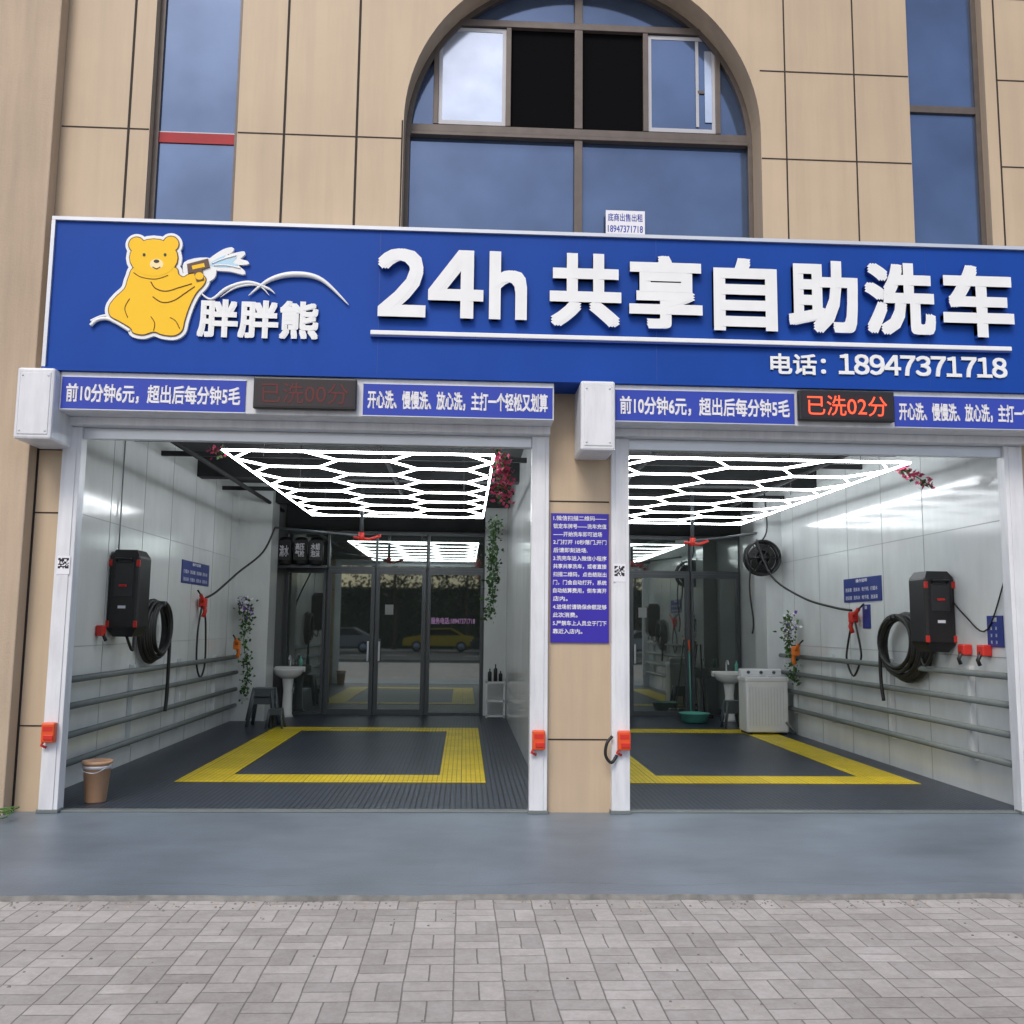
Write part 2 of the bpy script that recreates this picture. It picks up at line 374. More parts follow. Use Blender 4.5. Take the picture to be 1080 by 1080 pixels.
lw(-3.8,.76,.02,.3,3.36,ZC,CEIL); lw(1.27,5.1,.02,.3,3.36,ZC,CEIL)
g.done(B)
g=G('ceiling_conduits')
for x in (-3.3,-1.0,2.2,4.4): g.tube([(x,.4,3.62),(x,8.8,3.62)],.03,CEIL,6)
for y in (3.4,6.4): g.box(-3.8,.76,y,y+.05,3.66,3.72,CEIL); g.box(1.27,5.1,y,y+.05,3.66,3.72,CEIL)
g.done(B)
def glazing(cols,zt=2.58,zt2=3.28):
    g=G('glass_doors'); y=YB
    for x0,x1,door in cols:
        b=.05 if not door else .07
        g.box(x0,x1,y+.005,y+.015,.02,zt2,DGLASS)
        g.box(x0,x0+b,y-.03,y+.03,.0,zt,FRAMEG); g.box(x1-b,x1,y-.03,y+.03,.0,zt,FRAMEG)
        g.box(x0+b,x1-b,y-.028,y+.03,zt-.07,zt,FRAMEG); g.box(x0+b,x1-b,y-.028,y+.03,0,.10 if door else .05,FRAMEG)
        g.box(x0,x1,y-.032,y+.03,zt+.002,zt+.06,FRAMEG); g.box(x0,x1,y-.032,y+.03,zt2-.06,zt2,FRAMEG)
        g.box(x0-.02,x0+.02,y-.034,y+.03,zt+.06,zt2-.06,FRAMEG)
        if door:
            hx=x1-.11 if door==1 else x0+.07
            g.box(hx,hx+.035,y-.09,y-.06,.95,1.3,SILVER,.005)
            for zz in (1.0,1.24): g.box(hx+.008,hx+.026,y-.06,y-.03,zz,zz+.02,SILVER)
        if door==2:
            g.box(x0+.17,x0+.32,y-.001,y+.004,1.78,1.96,WALLJ)
    return g.done(B)
glazing([(-3.22,-2.50,0),(-2.47,-1.62,1),(-1.60,-.70,2),(-.66,.34,0)])
glazing([(1.30,2.02,0),(2.05,3.0,1),(3.02,4.12,2),(4.16,5.05,0)])
g=G('phone_number_decal'); g.text('服务电话:18947371718',(-.60,YB-.003,1.62),FX,FZ,.80,.12,mat('decal_pink',(.75,.42,.78),.5,0,0),.003,.002); g.done(B)

# ---------------------------------------------------------------- main sign
S=empty('shop_sign')
g=G('sign_panel')
X0,X1,Z0,Z1=-3.58,6.6,3.74,5.04
g.box(X0,X1,-.40,-.003,Z0,Z1,SIGNB)
g.box(X0-.03,X1+.03,-.425,-.003,Z1+.001,Z1+.032,SILVER); g.box(X0-.03,X1+.03,-.425,-.003,Z0-.03,Z0-.001,SIGNB)
g.box(X0-.032,X0-.001,-.424,-.003,Z0,Z1,SILVER)
for x in (-.79,1.65,4.1): g.box(x,x+.004,-.4015,-.39,Z0,Z1,LETSIDE)
g.done(S)
g=G('title_letters')
YS=-.40
for c,a,b in (('２',-.80,-.38),('４',-.36,.12),('ｈ',.17,.50)):
    g.text(c,(a,YS-.002,4.245),FX,FZ,b-a,.615,LETTER,.024,.06,LETSIDE)
chars='共享自助洗车'
cx=[(.70,1.33),(1.40,2.05),(2.15,2.72),(2.82,3.45),(3.51,4.15),(4.22,4.87)]
for c,(a,b) in zip(chars,cx):
    g.text(c,(a,YS-.002,4.20),FX,FZ,b-a,.665,LETTER,.024,.06,LETSIDE)
g.box(-.85,4.84,YS-.05,YS-.002,4.085,4.125,LETTER,.006)
g.box(-.85,4.84,YS-.04,YS-.002,4.07,4.084,LETSIDE)
g.text('电话：',(2.66,YS-.002,3.83),FX,FZ,.50,.19,LETTER,.005,.012)
for i,c in enumerate('１８９４７３７１７１８'):
    g.text(c,(3.28+i*.1395,YS-.002,3.845),FX,FZ,.13,.185,LETTER,.006,.012,keep=True)
g.text('胖胖熊',(-2.33,YS-.002,4.03),FX,FZ,1.03,.34,LETTER,.012,.03,LETSIDE)
g.done(S)
def art(u,v): return (-2.96+(u-135)*.00808+(v-255)*.00045, 4.87-(v-255)*.0083+(u-135)*.00023)
def smooth(p,closed=True,k=5):
    out=[];n=len(p)
    rng=range(n) if closed else range(n-1)
    for i in rng:
        if closed: a,b,c,d=p[i-1],p[i],p[(i+1)%n],p[(i+2)%n]
        else: a,b,c,d=p[max(i-1,0)],p[i],p[i+1],p[min(i+2,n-1)]
        for j in range(k):
            t=j/k
            out.append(tuple(.5*((2*b[q])+(-a[q]+c[q])*t+(2*a[q]-5*b[q]+4*c[q]-d[q])*t*t+(-a[q]+3*b[q]-3*c[q]+d[q])*t**3) for q in (0,1)))
    if not closed: out.append(p[-1])
    return out
def ell(cx,cy,rx,ry,rot=0,n=24):
    r=math.radians(rot)
    return [(cx+rx*math.cos(a)*math.cos(r)-ry*math.sin(a)*math.sin(r),cy+rx*math.cos(a)*math.sin(r)+ry*math.sin(a)*math.cos(r)) for a in [2*math.pi*i/n for i in range(n)]]
def grow(p,d):
    A=sum(p[i][0]*p[(i+1)%len(p)][1]-p[(i+1)%len(p)][0]*p[i][1] for i in range(len(p)))
    sg=1 if A>0 else -1; out=[]
    for i in range(len(p)):
        a,c=p[i-1],p[(i+1)%len(p)]; tx,ty=c[0]-a[0],c[1]-a[1]; l=math.hypot(tx,ty) or 1
        out.append((p[i][0]+sg*ty/l*d,p[i][1]-sg*tx/l*d))
    return out
g=G('bear_mascot')
def shp(p,y,mt,depth): g.plate([art(*q) for q in p],(0,YS-y,0),FX,FZ,depth,mt)
body=smooth([(145,284),(137,295),(133,307),(124,316),(117,326),(118,336),(128,342),(139,349),(142,354),(152,356),(163,353),(172,356),(184,357),(192,352),(195,341),(200,326),(207,312),(215,303),(217,296),(210,291),(200,292),(194,295),(189,292),(183,284)])
head=ell(163,274,25,20); e1=ell(145,260,8,8); e2=ell(181,259,8,8)
for k,(p,d) in enumerate(((body,4.5),(head,4.5),(e1,4),(e2,4))): shp(grow(p,d),.028+k*.0006,LETTER,.027)
shp(smooth(grow([(196,280),(222,276),(226,292),(214,300),(200,300)],2)),.0305,LETTER,.027)
for k,p in enumerate((body,head,e1,e2)): shp(grow(p,1.0),.034+k*.0004,BROWN,.004)
shp(e1,.0362,YEL,.001); shp(e2,.0364,YEL,.001)
shp(body,.0368,YEL,.001)
shp(head,.0384,YEL,.001)
shp(ell(166,281,7,5.5),.0392,CREAM,.001)
for (x,y,r1,r2) in ((153,271,1.5,1.8),(175,271,1.5,1.8),(166,278,3,1.9)): shp(ell(x,y,r1,r2),.0405,BLACK,.001)
def line(p,w,mt,y,sm=True):
    q=smooth(p,False) if sm else p
    g.tube([(art(*a)[0],YS-y,art(*a)[1]) for a in q],w,mt,6)
line([(162,284),(166,286),(170,284)],.004,BROWN,.040)
line([(142,290),(150,295),(165,297),(178,293)],.004,BROWN,.037)
line([(160,300),(165,307),(176,310),(190,306),(203,302)],.005,BROWN,.037)
line([(162,316),(172,322),(184,320),(196,312),(206,305)],.005,BROWN,.037)
line([(138,318),(133,328),(136,338)],.004,BROWN,.037)
line([(163,352),(164,344),(160,337)],.004,BROWN,.037)
line([(190,350),(186,342),(180,338)],.004,BROWN,.037)
shp([(198,281),(220,275),(222,284),(214,287),(216,298),(208,300),(205,290),(199,291)],.043,mat('gun_brown',(.10,.05,.03),.4,0,0),.012)
shp([(203,283),(216,280),(217,284),(204,287)],.0445,YEL,.001)
shp(ell(211,294,4.5,4),.0447,YEL,.001); 
p=[(221,277),(236,266),(246,264),(240,271),(258,268),(252,275),(262,279),(250,281),(258,290),(243,287),(230,286),(222,284)]
shp(grow(smooth(p),1.5),.030,LETTER,.029); shp(smooth([(224,278),(238,271),(236,276),(250,273),(246,279),(252,281),(244,284),(224,283)]),.0315,WATERB,.001)
line([(224,280),(236,275),(250,271)],.006,LETTER,.033); line([(226,282),(240,282),(254,285)],.006,LETTER,.033)
line([(97,346),(104,340),(115,339),(127,345),(138,352)],.016,LETTER,.02)
line([(97,341),(108,336),(118,335)],.010,LETTER,.02)
def taper(p,w,y):
    q=smooth(p,False,8); n=len(q)
    g.tube([(art(*a)[0],YS-y,art(*a)[1]) for a in q],w,LETTER,6,rs=[w*(.2+math.sin(math.pi*i/(n-1))) for i in range(n)])
taper([(207,306),(222,318),(240,306),(262,300),(282,306),(290,312)],.015,.02)
taper([(232,316),(250,305),(272,303),(284,314)],.009,.02)
taper([(262,314),(285,297),(312,291),(340,297),(368,324)],.022,.02)
g.done(S)

# ---------------------------------------------------------------- shutter frames
def shutter(xl,xr,wl,wr,capx0,capx1,stripx1):
    E=empty('roller_shutter_frame')
    g=G('track_and_housing')
    for a,b in ((xl-wl,xl),(xr,xr+wr)):
        g.box(a,b,-.07,.06,0,3.30,WHITE,.006)
        g.box(a+.035,b-.035,-.078,-.071,.02,3.29,WHITE,.003)
        g.box(a-.01,b+.01,-.085,.03,0,.03,PIPE,.004)
    g.box(xl-wl,xr+wr,-.16,.10,3.301,3.37,WHITE,.006)
    g.box(xl,xr,-.03,.04,3.20,3.299,SILVER,.006)
    g.box(capx1,stripx1,-.39,-.003,3.371,3.709,WHITE,.008)
    g.box(capx0,capx1-.001,-.50,-.003,3.10,3.709,WHITE,.02)
    g.box(capx0+.03,capx1-.03,-.505,-.499,3.14,3.67,WHITE,.006)
    for zz in (3.17,3.64):
        for xx in (capx0+.05,capx1-.05): g.tube([(xx,-.509,zz),(xx,-.504,zz)],.008,SILVER,8)
    g.done(E); return E
shutter(-3.38,.585,.16,.155,-3.77,-3.46,.75)
shutter(1.46,4.94,.16,.17,.97,1.27,6.0)

def banner(x0,x1,txt):
    g=G('price_banner'); g.box(x0,x1,-.402,-.391,3.385,3.66,BANNER)
    g.box(x0-.006,x1+.006,-.4015,-.391,3.66,3.668,SILVER); g.box(x0-.006,x1+.006,-.4015,-.391,3.377,3.385,SILVER)
    g.text(txt,(x0+.04,-.403,3.44),FX,FZ,x1-x0-.08,.165,TXTW,.004,.002); g.done()
banner(-3.44,-1.90,'前10分钟6元，超出后每分钟5毛')
banner(-.90,.735,'开心洗、慢慢洗、放心洗，主打一个轻松又划算')
banner(1.285,2.87,'前10分钟6元，超出后每分钟5毛')
banner(3.77,5.42,'开心洗、慢慢洗、放心洗，主打一个轻松又划算')
def timer(x0,x1,txt,m_):
    g=G('led_timer_display'); g.box(x0,x1,-.47,-.405,3.41,3.68,BLACK,.01)
    g.box(x0+.02,x1-.02,-.473,-.469,3.43,3.66,mat('led_face',(.02,.012,.014),.25,0,0))
    g.text(txt,(x0+.07,-.474,3.455),FX,FZ,x1-x0-.14,.18,m_,0,.002); g.done()
timer(-1.82,-.95,'已洗00分',LEDOFF); timer(2.89,3.74,'已洗02分',LEDON)

g=G('notice_poster'); g.box(.765,1.285,-.016,-.005,1.46,2.61,POSTER)
L=['1.微信扫描二维码——','锁定车牌号——洗车充值','——开始洗车即可进场','2.门打开 10秒落门,开门','后请即刻进场.','3.洗完车进入微信小程序','共享共享洗车，或者直接','扫描二维码，点击结账出','门，门会自动打开，系统','自动结算费用，倒车离开','店内。','4.进场前请确保余额足够','此次消费。','5.严禁车上人员立于门下','靠近入店内。']
for i,t in enumerate(L):
    g.text(t,(.785,-.0165,2.545-i*.072),FX,FZ,min(.48,.044*len(t)),.044,TXTW,.0012,.001)
g.done()
for x in (-3.46,1.37):
    g=G('qr_code_sticker'); g.box(x-.055,x+.055,-.0805,-.079,2.0,2.16,TXTW); 
    for i in range(9):
        for j in range(9):
            if random.random()<.5 or (i in(0,1,7,8) and j in(0,1,7,8)): g.box(x-.045+i*.01,x-.035+i*.01,-.0815,-.0804,2.05+j*.01,2.06+j*.01,BLACK)
    g.done()
for x,z in ((-3.47,.66),(.66,.62),(1.40,.62)):
    g=G('shutter_release_box'); g.box(x-.055,x+.055,-.15,-.079,z-.075,z+.09,ORANGE,.012); g.box(x-.03,x+.05,-.16,-.149,z-.05,z-.01,RED,.004)
    g.box(x-.04,x+.04,-.152,-.1505,z+.02,z+.06,RED); g.tube([(x-.04,-.11,z-.06),(x-.06,-.11,z-.10),(x-.02,-.1,z-.12)],.012,RED); g.done()
g=G('black_cable'); g.tube(sm3([(1.30,-.1,.66),(1.25,-.12,.60),(1.24,-.12,.5),(1.29,-.12,.44),(1.34,-.1,.5)]),.014,RUBBER); g.done()

# ---------------------------------------------------------------- hex lights
def hexlight(x0,x1,y0,z=3.3):
    g=G('hexagon_ceiling_light'); r=.0125
    s=(x1-x0)/5.0
    h=math.sqrt(3)*s; segs=set()
    def P(a,b): return (round(a,3),round(b,3))
    rows=6
    for c in range(3):
        cx_=x0+s+c*1.5*s
        rr=rows if c!=1 else rows-1
        for k in range(rr):
            cy=y0+h/2+k*h+(h/2 if c==1 else 0)
            q=[P(cx_+s*math.cos(math.radians(60*i)),cy+s*math.sin(math.radians(60*i))) for i in range(6)]
            for i in range(6): segs.add(tuple(sorted((q[i],q[(i+1)%6]))))
    xe=x0+5*s
    y1=y0+rows*h
    for a,b in segs:
        if abs(a[1]-y0)<.01 and abs(b[1]-y0)<.01 or abs(a[1]-y1)<.01 and abs(b[1]-y1)<.01: continue
        g.tube([(a[0],a[1],z),(b[0],b[1],z)],r,TUBE,4,False)
    for a,b in (((x0,y0),(xe,y0)),((xe,y0),(xe,y1)),((xe,y1),(x0,y1)),((x0,y1),(x0,y0))):
        g.tube([(a[0],a[1],z+.002),(b[0],b[1],z+.002)],r,TUBE,4,False)
    for k in range(3):
        for xx in (x0+.3,xe-.3): g.tube([(xx,y0+.5+k*2.2,z+.03),(xx,y0+.5+k*2.2,ZC)],.004,BLACK,4)
    g.done()
hexlight(-2.42,.27,.95); hexlight(1.64,4.52,.90)

# ---------------------------------------------------------------- wall equipment
g=G('wall_pipe_rack')
for z in (1.05,.80,.53,.27): g.tube([(-3.71,.3,z),(-3.71,7.5,z)],.033,PIPE,12)
for y in (.9,2.7,4.5,6.3): g.box(-3.797,-3.74,y,y+.05,.2,1.12,WALLW)
g.done()
g=G('wall_pipe_rack')
for z in (1.19,.93,.66,.40): g.tube([(5.01,.15,z),(5.01,6.5,z)],.033,PIPE,12)
for y in (.9,2.7,4.5,6.0): g.box(5.04,5.097,y,y+.05,.33,1.26,WALLW)
g.done()
def washer(side,xw,y0,y1,z0,z1):
    g=G('pressure_washer_cabinet'); p=.32*side
    xa,xb=sorted((xw,xw+p)); h=z1-z0
    g.box(xa,xb,y0,y1,z0+.08,z1-.06,BLACK,.03)
    g.frus(((xa+xb)/2,(y0+y1)/2,z1-.07),.30,y1-y0-.02,.22,y1-y0-.1,.07,BLACK)
    g.frus(((xa+xb)/2,(y0+y1)/2,z0),.2,y1-y0-.12,.30,y1-y0-.02,.085,BLACK)
    for z in (z0+.1,z1-.18): 
        for xx in (xa+.0,xb-.03): g.box(xx-.004,xx+.034,y0-.006,y0+.02,z,z+.07,RED,.004)
    g.box(xa+.06,xb-.06,y0-.01,y0+.01,z0+.42,z1-.14,mat('cabinet_panel',(.03,.03,.034),.3,0,0),.01)
    g.box(xa+.12,xb-.12,y0-.014,y0-.008,z0+.3,z0+.33,TXTW)
    g.box((xa+xb)/2-.04,(xa+xb)/2+.04,y0-.03,y0-.005,z0+.53,z0+.555,RED,.006)
    g.tube([(xa+.08,y0,z1-.12),(xa+.08,y0-.04,z1-.1),(xb-.08,y0-.04,z1-.1),(xb-.08,y0,z1-.12)],.012,BLACK,6)
    g.tube(sm3([(xa+.16,(y0+y1)/2,z0),(xa+.16,(y0+y1)/2+.2,z0-.15),(xw+.06*side,y1+.35,z0+.05),(xw+.06*side,y1+.55,z0+.3)]),.016,RUBBER,8)
    g.done()
washer(1,-3.8,1.9,2.3,1.44,2.37); washer(-1,5.1,1.22,1.6,1.38,2.22)
def coil(xw,side,yc,zc,ry,rz,turns,tail,tdir):
    g=G('coiled_hose'); pts=[]
    n=28*turns
    for i in range(n):
        a=2*math.pi*i/28+math.pi/2; k=i/n
        j=.05*math.sin(i*.21)
        pts.append((xw+side*(.06+.12*k),yc+(ry*(1-.30*k)+j)*math.cos(a),zc-.02*math.sin(i*.13)+.10*k*rz+(rz*(1-.22*k)+j*.5)*math.sin(a)))
    g.tube(pts,.023,RUBBER,7)
    x=xw+side*.17
    g.tube(sm3([pts[-1],(x,yc+tdir*ry*.5,zc+rz*.6),(x,yc+tdir*ry*.75,zc),(x,yc+tdir*ry*.78,tail+.25),(x,yc+tdir*ry*.68,tail)]),.022,RUBBER,8)
    g.box(min(xw,xw+side*.2),max(xw,xw+side*.2),yc-.03,yc+.03,zc+rz-.05,zc+rz-.01,FRAMEG)
    g.done()
coil(-3.8,1,3.25,1.50,.44,.36,8,.52,1); coil(5.1,-1,2.25,1.42,.56,.37,9,.78,1)

def wallsign(name,x,side,y0,y1,z0,z1,rows,cols=5):
    g=G(name); xa,xb=sorted((x,x+.012*side)); g.box(xa,xb,y0,y1,z0,z1,mat('instruction_blue',(.02,.04,.22),.35,0,0))
    u=(0,1,0) if side>0 else (0,-1,0); o=y0 if side>0 else y1; w=y1-y0
    g.text('操作说明',(x+.0125*side,o+u[1]*w*.35,z1-.06),u,FZ,w*.3,.045,TXTW,.001,.001)
    cw=(w-.1)/cols; ch=(z1-z0-.1)/rows
    for i in range(rows):
        zz=z1-.08-(i+1)*ch
        for j in range(cols):
            yy=o+u[1]*(.06+j*cw)
            g.text(random.choice(['洗车水','泡沫液','清水枪','打蜡水','吹干机']),(x+.0125*side,yy,zz+.01),u,FZ,cw-.06,ch*.5,TXTW,.0,.001)
    g.done()
wallsign('instruction_sign',-3.8,1,4.5,5.85,2.13,2.44,2,4); wallsign('instruction_sign',5.1,-1,2.95,4.1,1.96,2.27,2,4)
wallsign('instruction_sign',5.1,-1,.35,.62,1.45,1.75,3,2)
wallsign('instruction_sign',5.1,-1,3.30,3.52,1.62,1.92,3,2)

def gun(name,x,y,z,side,mt,loop=0.6):
    g=G(name)
    g.box(x-.05,x+.05,y-.06,y+.06,z-.07,z+.07,mt,.02)
    g.tube([(x,y,z),(x+.02*side,y-.12,z+.05),(x+.03*side,y-.24,z+.10)],.026,mt,8)
    g.tube([(x,y+.02,z),(x+.02*side,y+.05,z-.12),(x,y+.03,z-.2)],.03,mt,8)
    g.tube([(x+.03*side,y-.24,z+.10),(x+.03*side,y-.4,z+.16)],.012,BLACK,8)
    if loop:
        g.tube(sm3([(x+.02*side,y+.05,z-.15),(x,y+.2,z-.35),(x,y+.25,z-loop-.1),(x,y+.05,z-loop-.3),(x,y-.18,z-loop-.1),(x,y-.2,z-.4),(x,y-.05,z-.05)]),.014,RUBBER,7)
    g.done()
gun('spray_gun',-3.72,5.35,1.88,1,RED,.75); gun('spray_gun',5.02,3.65,1.76,-1,RED,.45)
gun('spray_gun',-3.60,7.0,1.25,1,ORANGE2,0); gun('spray_gun',4.9,5.5,1.28,-1,ORANGE2,0)
g=G('gun_holster'); g.box(-3.797,-3.72,1.62,1.72,1.45,1.56,RED,.012); g.tube([(-3.74,1.67,1.48),(-3.70,1.67,1.40)],.018,BLACK); g.done()
for y in (.98,.62):
    g=G('gun_holster'); g.box(5.0,5.097,y-.06,y+.06,1.36,1.47,RED,.015); g.tube([(5.02,y,1.40),(4.98,y,1.32),(5.0,y,1.27)],.02,BLACK); g.done()
g=G('power_cable')
g.tube(sm3([(5.08,1.5,2.1),(5.08,1.0,1.75),(5.08,.6,1.62),(5.08,.2,2.2)]),.008,RUBBER,6)
g.tube([(-3.78,2.1,2.37),(-3.78,2.1,3.6)],.008,WALLJ,6)
g.done()

g=G('swing_boom_arm')
g.tube([(-1.6,6.2,ZC),(-1.6,6.2,2.98)],.03,FRAMEG,10); g.tube([(-1.6,6.2,3.0),(-1.6,6.2,2.88)],.045,RED,12)
g.tube([(-1.72,6.2,2.93),(-1.48,6.2,2.90),(-1.3,6.2,2.96)],.022,RED,8); g.tube([(-1.6,6.2,2.95),(-3.0,6.6,3.1)],.018,FRAMEG,8)
g.tube(sm3([(-3.0,6.6,3.1),(-3.15,6.5,2.7),(-3.4,6.0,2.35),(-3.6,5.6,2.05),(-3.7,5.4,1.95)]),.016,RUBBER,8)
g.done()
g=G('swing_boom_arm')
g.tube([(3.55,6.2,ZC),(3.55,6.2,2.98)],.03,FRAMEG,10); g.tube([(3.55,6.2,3.0),(3.55,6.2,2.88)],.045,RED,12)
g.tube([(3.42,6.2,2.93),(3.65,6.2,2.90),(3.8,6.2,2.96)],.022,RED,8); g.tube([(3.55,6.2,2.95),(4.6,6.3,3.1)],.018,FRAMEG,8)
g.tube(sm3([(4.6,6.3,3.0),(4.7,5.9,2.4),(4.85,5.0,2.05),(4.98,4.2,1.9),(5.02,3.7,1.85)]),.016,RUBBER,8)
g.done()
g=G('tool_dispenser_canisters')
for i,t in enumerate(['清水','高压\n气枪','水蜡\n泡沫']):
    x=-3.27+i*.27
    g.lathe((x+.11,8.42,2.62),[(.10,0),(.12,.04),(.12,.44),(.10,.48),(.04,.5)],BLACK,16)
    g.box(x+.0,x+.22,8.28,8.295,2.70,3.05,BLACK,.003)
    g.text(t,(x+.03,8.279,2.76),FX,FZ,.16,.24 if i else .2,TXTW,.003,.001)
g.box(-3.33,-2.45,8.42,8.5,2.58,2.63,FRAMEG); g.box(-3.33,-2.45,8.5,8.87,2.6,2.62,FRAMEG)
g.done()
g=G('hose_reel')
cx_,cy_,cz_=4.72,6.35,2.72
for yy,r in ((0,.27),(.14,.27)):
    P=[(cx_+r*math.cos(a),cy_+yy,cz_+r*math.sin(a)) for a in [2*math.pi*i/32 for i in range(33)]]
    g.tube(P,.022,BLACK,6)
    for k in range(3):
        a=math.pi*k/3; g.tube([(cx_-r*math.cos(a),cy_+yy,cz_-r*math.sin(a)),(cx_+r*math.cos(a),cy_+yy,cz_+r*math.sin(a))],.014,BLACK,6)
for k in range(8):
    r=.12+.025*(k%4); P=[(cx_+r*math.cos(a),cy_+.02+.014*k,cz_+r*math.sin(a)) for a in [2*math.pi*i/28 for i in range(29)]]; g.tube(P,.02,RUBBER,6)
g.tube([(cx_,cy_-.03,cz_),(cx_,cy_+.25,cz_)],.05,BLACK,10)
g.box(cx_-.05,cx_+.15,cy_+.2,cy_+.24,cz_-.25,cz_+.3,FRAMEG)
g.tube(sm3([(cx_-.2,cy_,cz_-.05),(cx_-.23,cy_,cz_-.5),(cx_-.18,cy_,cz_-1.0),(cx_-.2,cy_,cz_-1.2)]),.014,RUBBER,7)
g.tube(sm3([(cx_,cy_+.1,cz_+.26),(cx_+.1,cy_+.1,cz_+.5),(cx_+.05,cy_+.1,ZC)]),.014,RUBBER,7)
g.done()

def sink(x,y):
    g=G('pedestal_sink')
    g.lathe((x,y,0),[(.12,0),(.09,.06),(.075,.45),(.10,.66),(.13,.70)],CERAM,18,1,.8)
    g.lathe((x,y,.66),[(.12,0),(.22,.06),(.27,.15),(.275,.17),(.25,.175),(.22,.10),(.05,.05)],CERAM,28,1,.8)
    g.box(x-.26,x+.26,y+.12,y+.24,.76,.86,CERAM,.02)
    g.tube(sm3([(x,y+.17,.86),(x,y+.17,1.0),(x,y+.08,1.04),(x,y+.03,.98)]),.014,SILVER,8)
    g.lathe((x+.18,y+.17,.86),[(.03,0),(.03,.12),(.01,.14),(.01,.18)],MINT,10)
    g.done()
sink(-3.02,8.35); sink(4.60,8.0)
def stool(x,y,s=1,n=2):
    g=G('plastic_stool')
    for k in range(n):
        z=k*.10
        g.box(x-.14*s,x+.14*s,y-.14*s,y+.14*s,.40*s+z,.43*s+z,GREYST,.01)
        for a in (-1,1):
            for b in (-1,1):
                g.tube([(x+a*.12*s,y+b*.12*s,.40*s+z),(x+a*.18*s,y+b*.18*s,(0 if k==0 else z))],.025*s,GREYST,6)
        for a in (-1,1):
            g.box(x-.13*s,x+.13*s,y+a*.13*s-.008,y+a*.13*s+.008,.30*s+z,.41*s+z,GREYST); g.box(x+a*.13*s-.008,x+a*.13*s+.008,y-.13*s,y+.13*s,.30*s+z,.41*s+z,GREYST)
    g.done()
stool(-3.12,6.9,1.15,2); stool(-2.86,6.55,.7,1); stool(4.36,7.0,.8,2)
g=G('white_storage_rack')
for z in (.02,.28,.60): g.box(.40,.74,8.35,8.65,z,z+.03,PLASTICW,.004)
for x in (.40,.71):
    for y in (8.35,8.62): g.box(x,x+.03,y,y+.03,0,.62,PLASTICW)
for x,h in ((.47,.22),(.57,.3),(.66,.18)): g.lathe((x,8.5,.63),[(.035,0),(.035,h*.7),(.012,h*.8),(.012,h)],BLACK,10)
g.done()
g=G('twin_tub_washing_machine')
x0,x1,y0,y1=4.30,4.95,6.0,6.42
g.box(x0,x1,y0,y1,.04,.86,PLASTICW,.025); g.box(x0-.01,x1+.01,y0-.01,y1+.01,.80,.87,PLASTICW,.015)
g.box(x0,x1,y1-.14,y1,.865,.98,PLASTICW,.02); g.box(x0+.03,x0+.33,y0+.03,y1-.16,.871,.885,SILVER,.005); g.box(x0+.36,x1-.03,y0+.03,y1-.16,.871,.885,SILVER,.005)
for k in range(3): g.tube([(x0+.12+k*.2,y1-.16,.93),(x0+.12+k*.2,y1-.135,.93)],.025,FRAMEG,12)
for k in range(12): g.box(x0+.05+k*.047,x0+.06+k*.047,y0-.004,y0+.005,.14,.72,SILVER)
for x in (x0+.06,x1-.06): g.box(x-.03,x+.03,y0+.02,y1-.02,0,.05,BLACK)
g.tube([(x1-.05,y0-.02,.2),(x1+.04,y0-.03,.1),(x1+.1,y0,.03)],.018,PIPE,8)
g.done()
g=G('wash_basin'); g.lathe((3.92,7.75,.012),[(.16,0),(.21,.02),(.25,.15),(.27,.16),(.25,.165),(.19,.04)],MINT,24); g.done()
g=G('mop'); g.tube([(4.0,8.3,.1),(4.07,8.7,1.35)],.013,MINT,8); g.tube([(4.06,8.64,1.2),(4.07,8.7,1.38)],.018,ORANGE,8); g.box(3.88,4.12,8.22,8.32,.02,.10,PLASTICW,.02); g.done()
g=G('squeegee'); g.tube([(4.25,8.35,.1),(4.3,8.78,1.3)],.012,BLACK,8); g.box(4.05,4.4,8.3,8.35,.03,.1,BLACK,.01); g.done()
g=G('floor_bucket'); g.lathe((-3.25,.42,.006),[(.085,0),(.09,.01),(.12,.33),(.13,.335),(.13,.36),(.115,.36),(.082,.03)],BUCKET,24); g.lathe((-3.25,.42,.30),[(.119,0),(.119,.04)],TXTW,24)
g.tube(sm3([(-3.37,.42,.34),(-3.33,.27,.30),(-3.2,.25,.28),(-3.12,.42,.34)]),.004,SILVER,6); g.done()

def vine(name,path,n,spread,size,mats,stem=True,root=None):
    g=G(name); P=sm3(path,8)
    if stem: g.tube(P,.006,LEAF,5)
    for _ in range(n):
        t=random.random()*(len(P)-1); i=int(t); p=P[i].lerp(P[min(i+1,len(P)-1)],t-i)
        p=p+Vector([random.gauss(0,spread) for _ in range(3)])
        d=Vector([random.gauss(0,1) for _ in range(3)]).normalized(); e=d.orthogonal().normalized()
        e=Matrix.Rotation(random.random()*6.28,3,d)@e; f=d.cross(e); s=size*random.uniform(.5,1.2)
        g.add([p,p+e*s*.5+f*s*.5,p+e*s*1.3+d*s*.2,p+e*s*.5-f*s*.5],[(0,1,2,3)],random.choice(mats))
    g.done()
vine('hanging_vine',[(-3.6,7.45,1.9),(-3.55,7.4,1.7),(-3.6,7.45,1.3),(-3.5,7.4,.8),(-3.55,7.4,.45)],320,.05,.05,[LEAF,LEAF2,LEAF])
vine('artificial_flowers',[(-3.62,7.3,1.95),(-3.5,7.3,1.8)],90,.06,.05,[PURP,TXTW,TXTW,LEAF2],False)
vine('hanging_vine',[(4.95,5.85,1.8),(4.92,5.9,1.5),(4.95,5.8,1.2),(4.98,5.8,.8)],280,.045,.05,[LEAF,LEAF2,LEAF])
vine('artificial_flowers',[(4.95,5.7,1.75),(4.9,5.75,1.55)],90,.06,.05,[PURP,TXTW,TXTW,LEAF2],False)
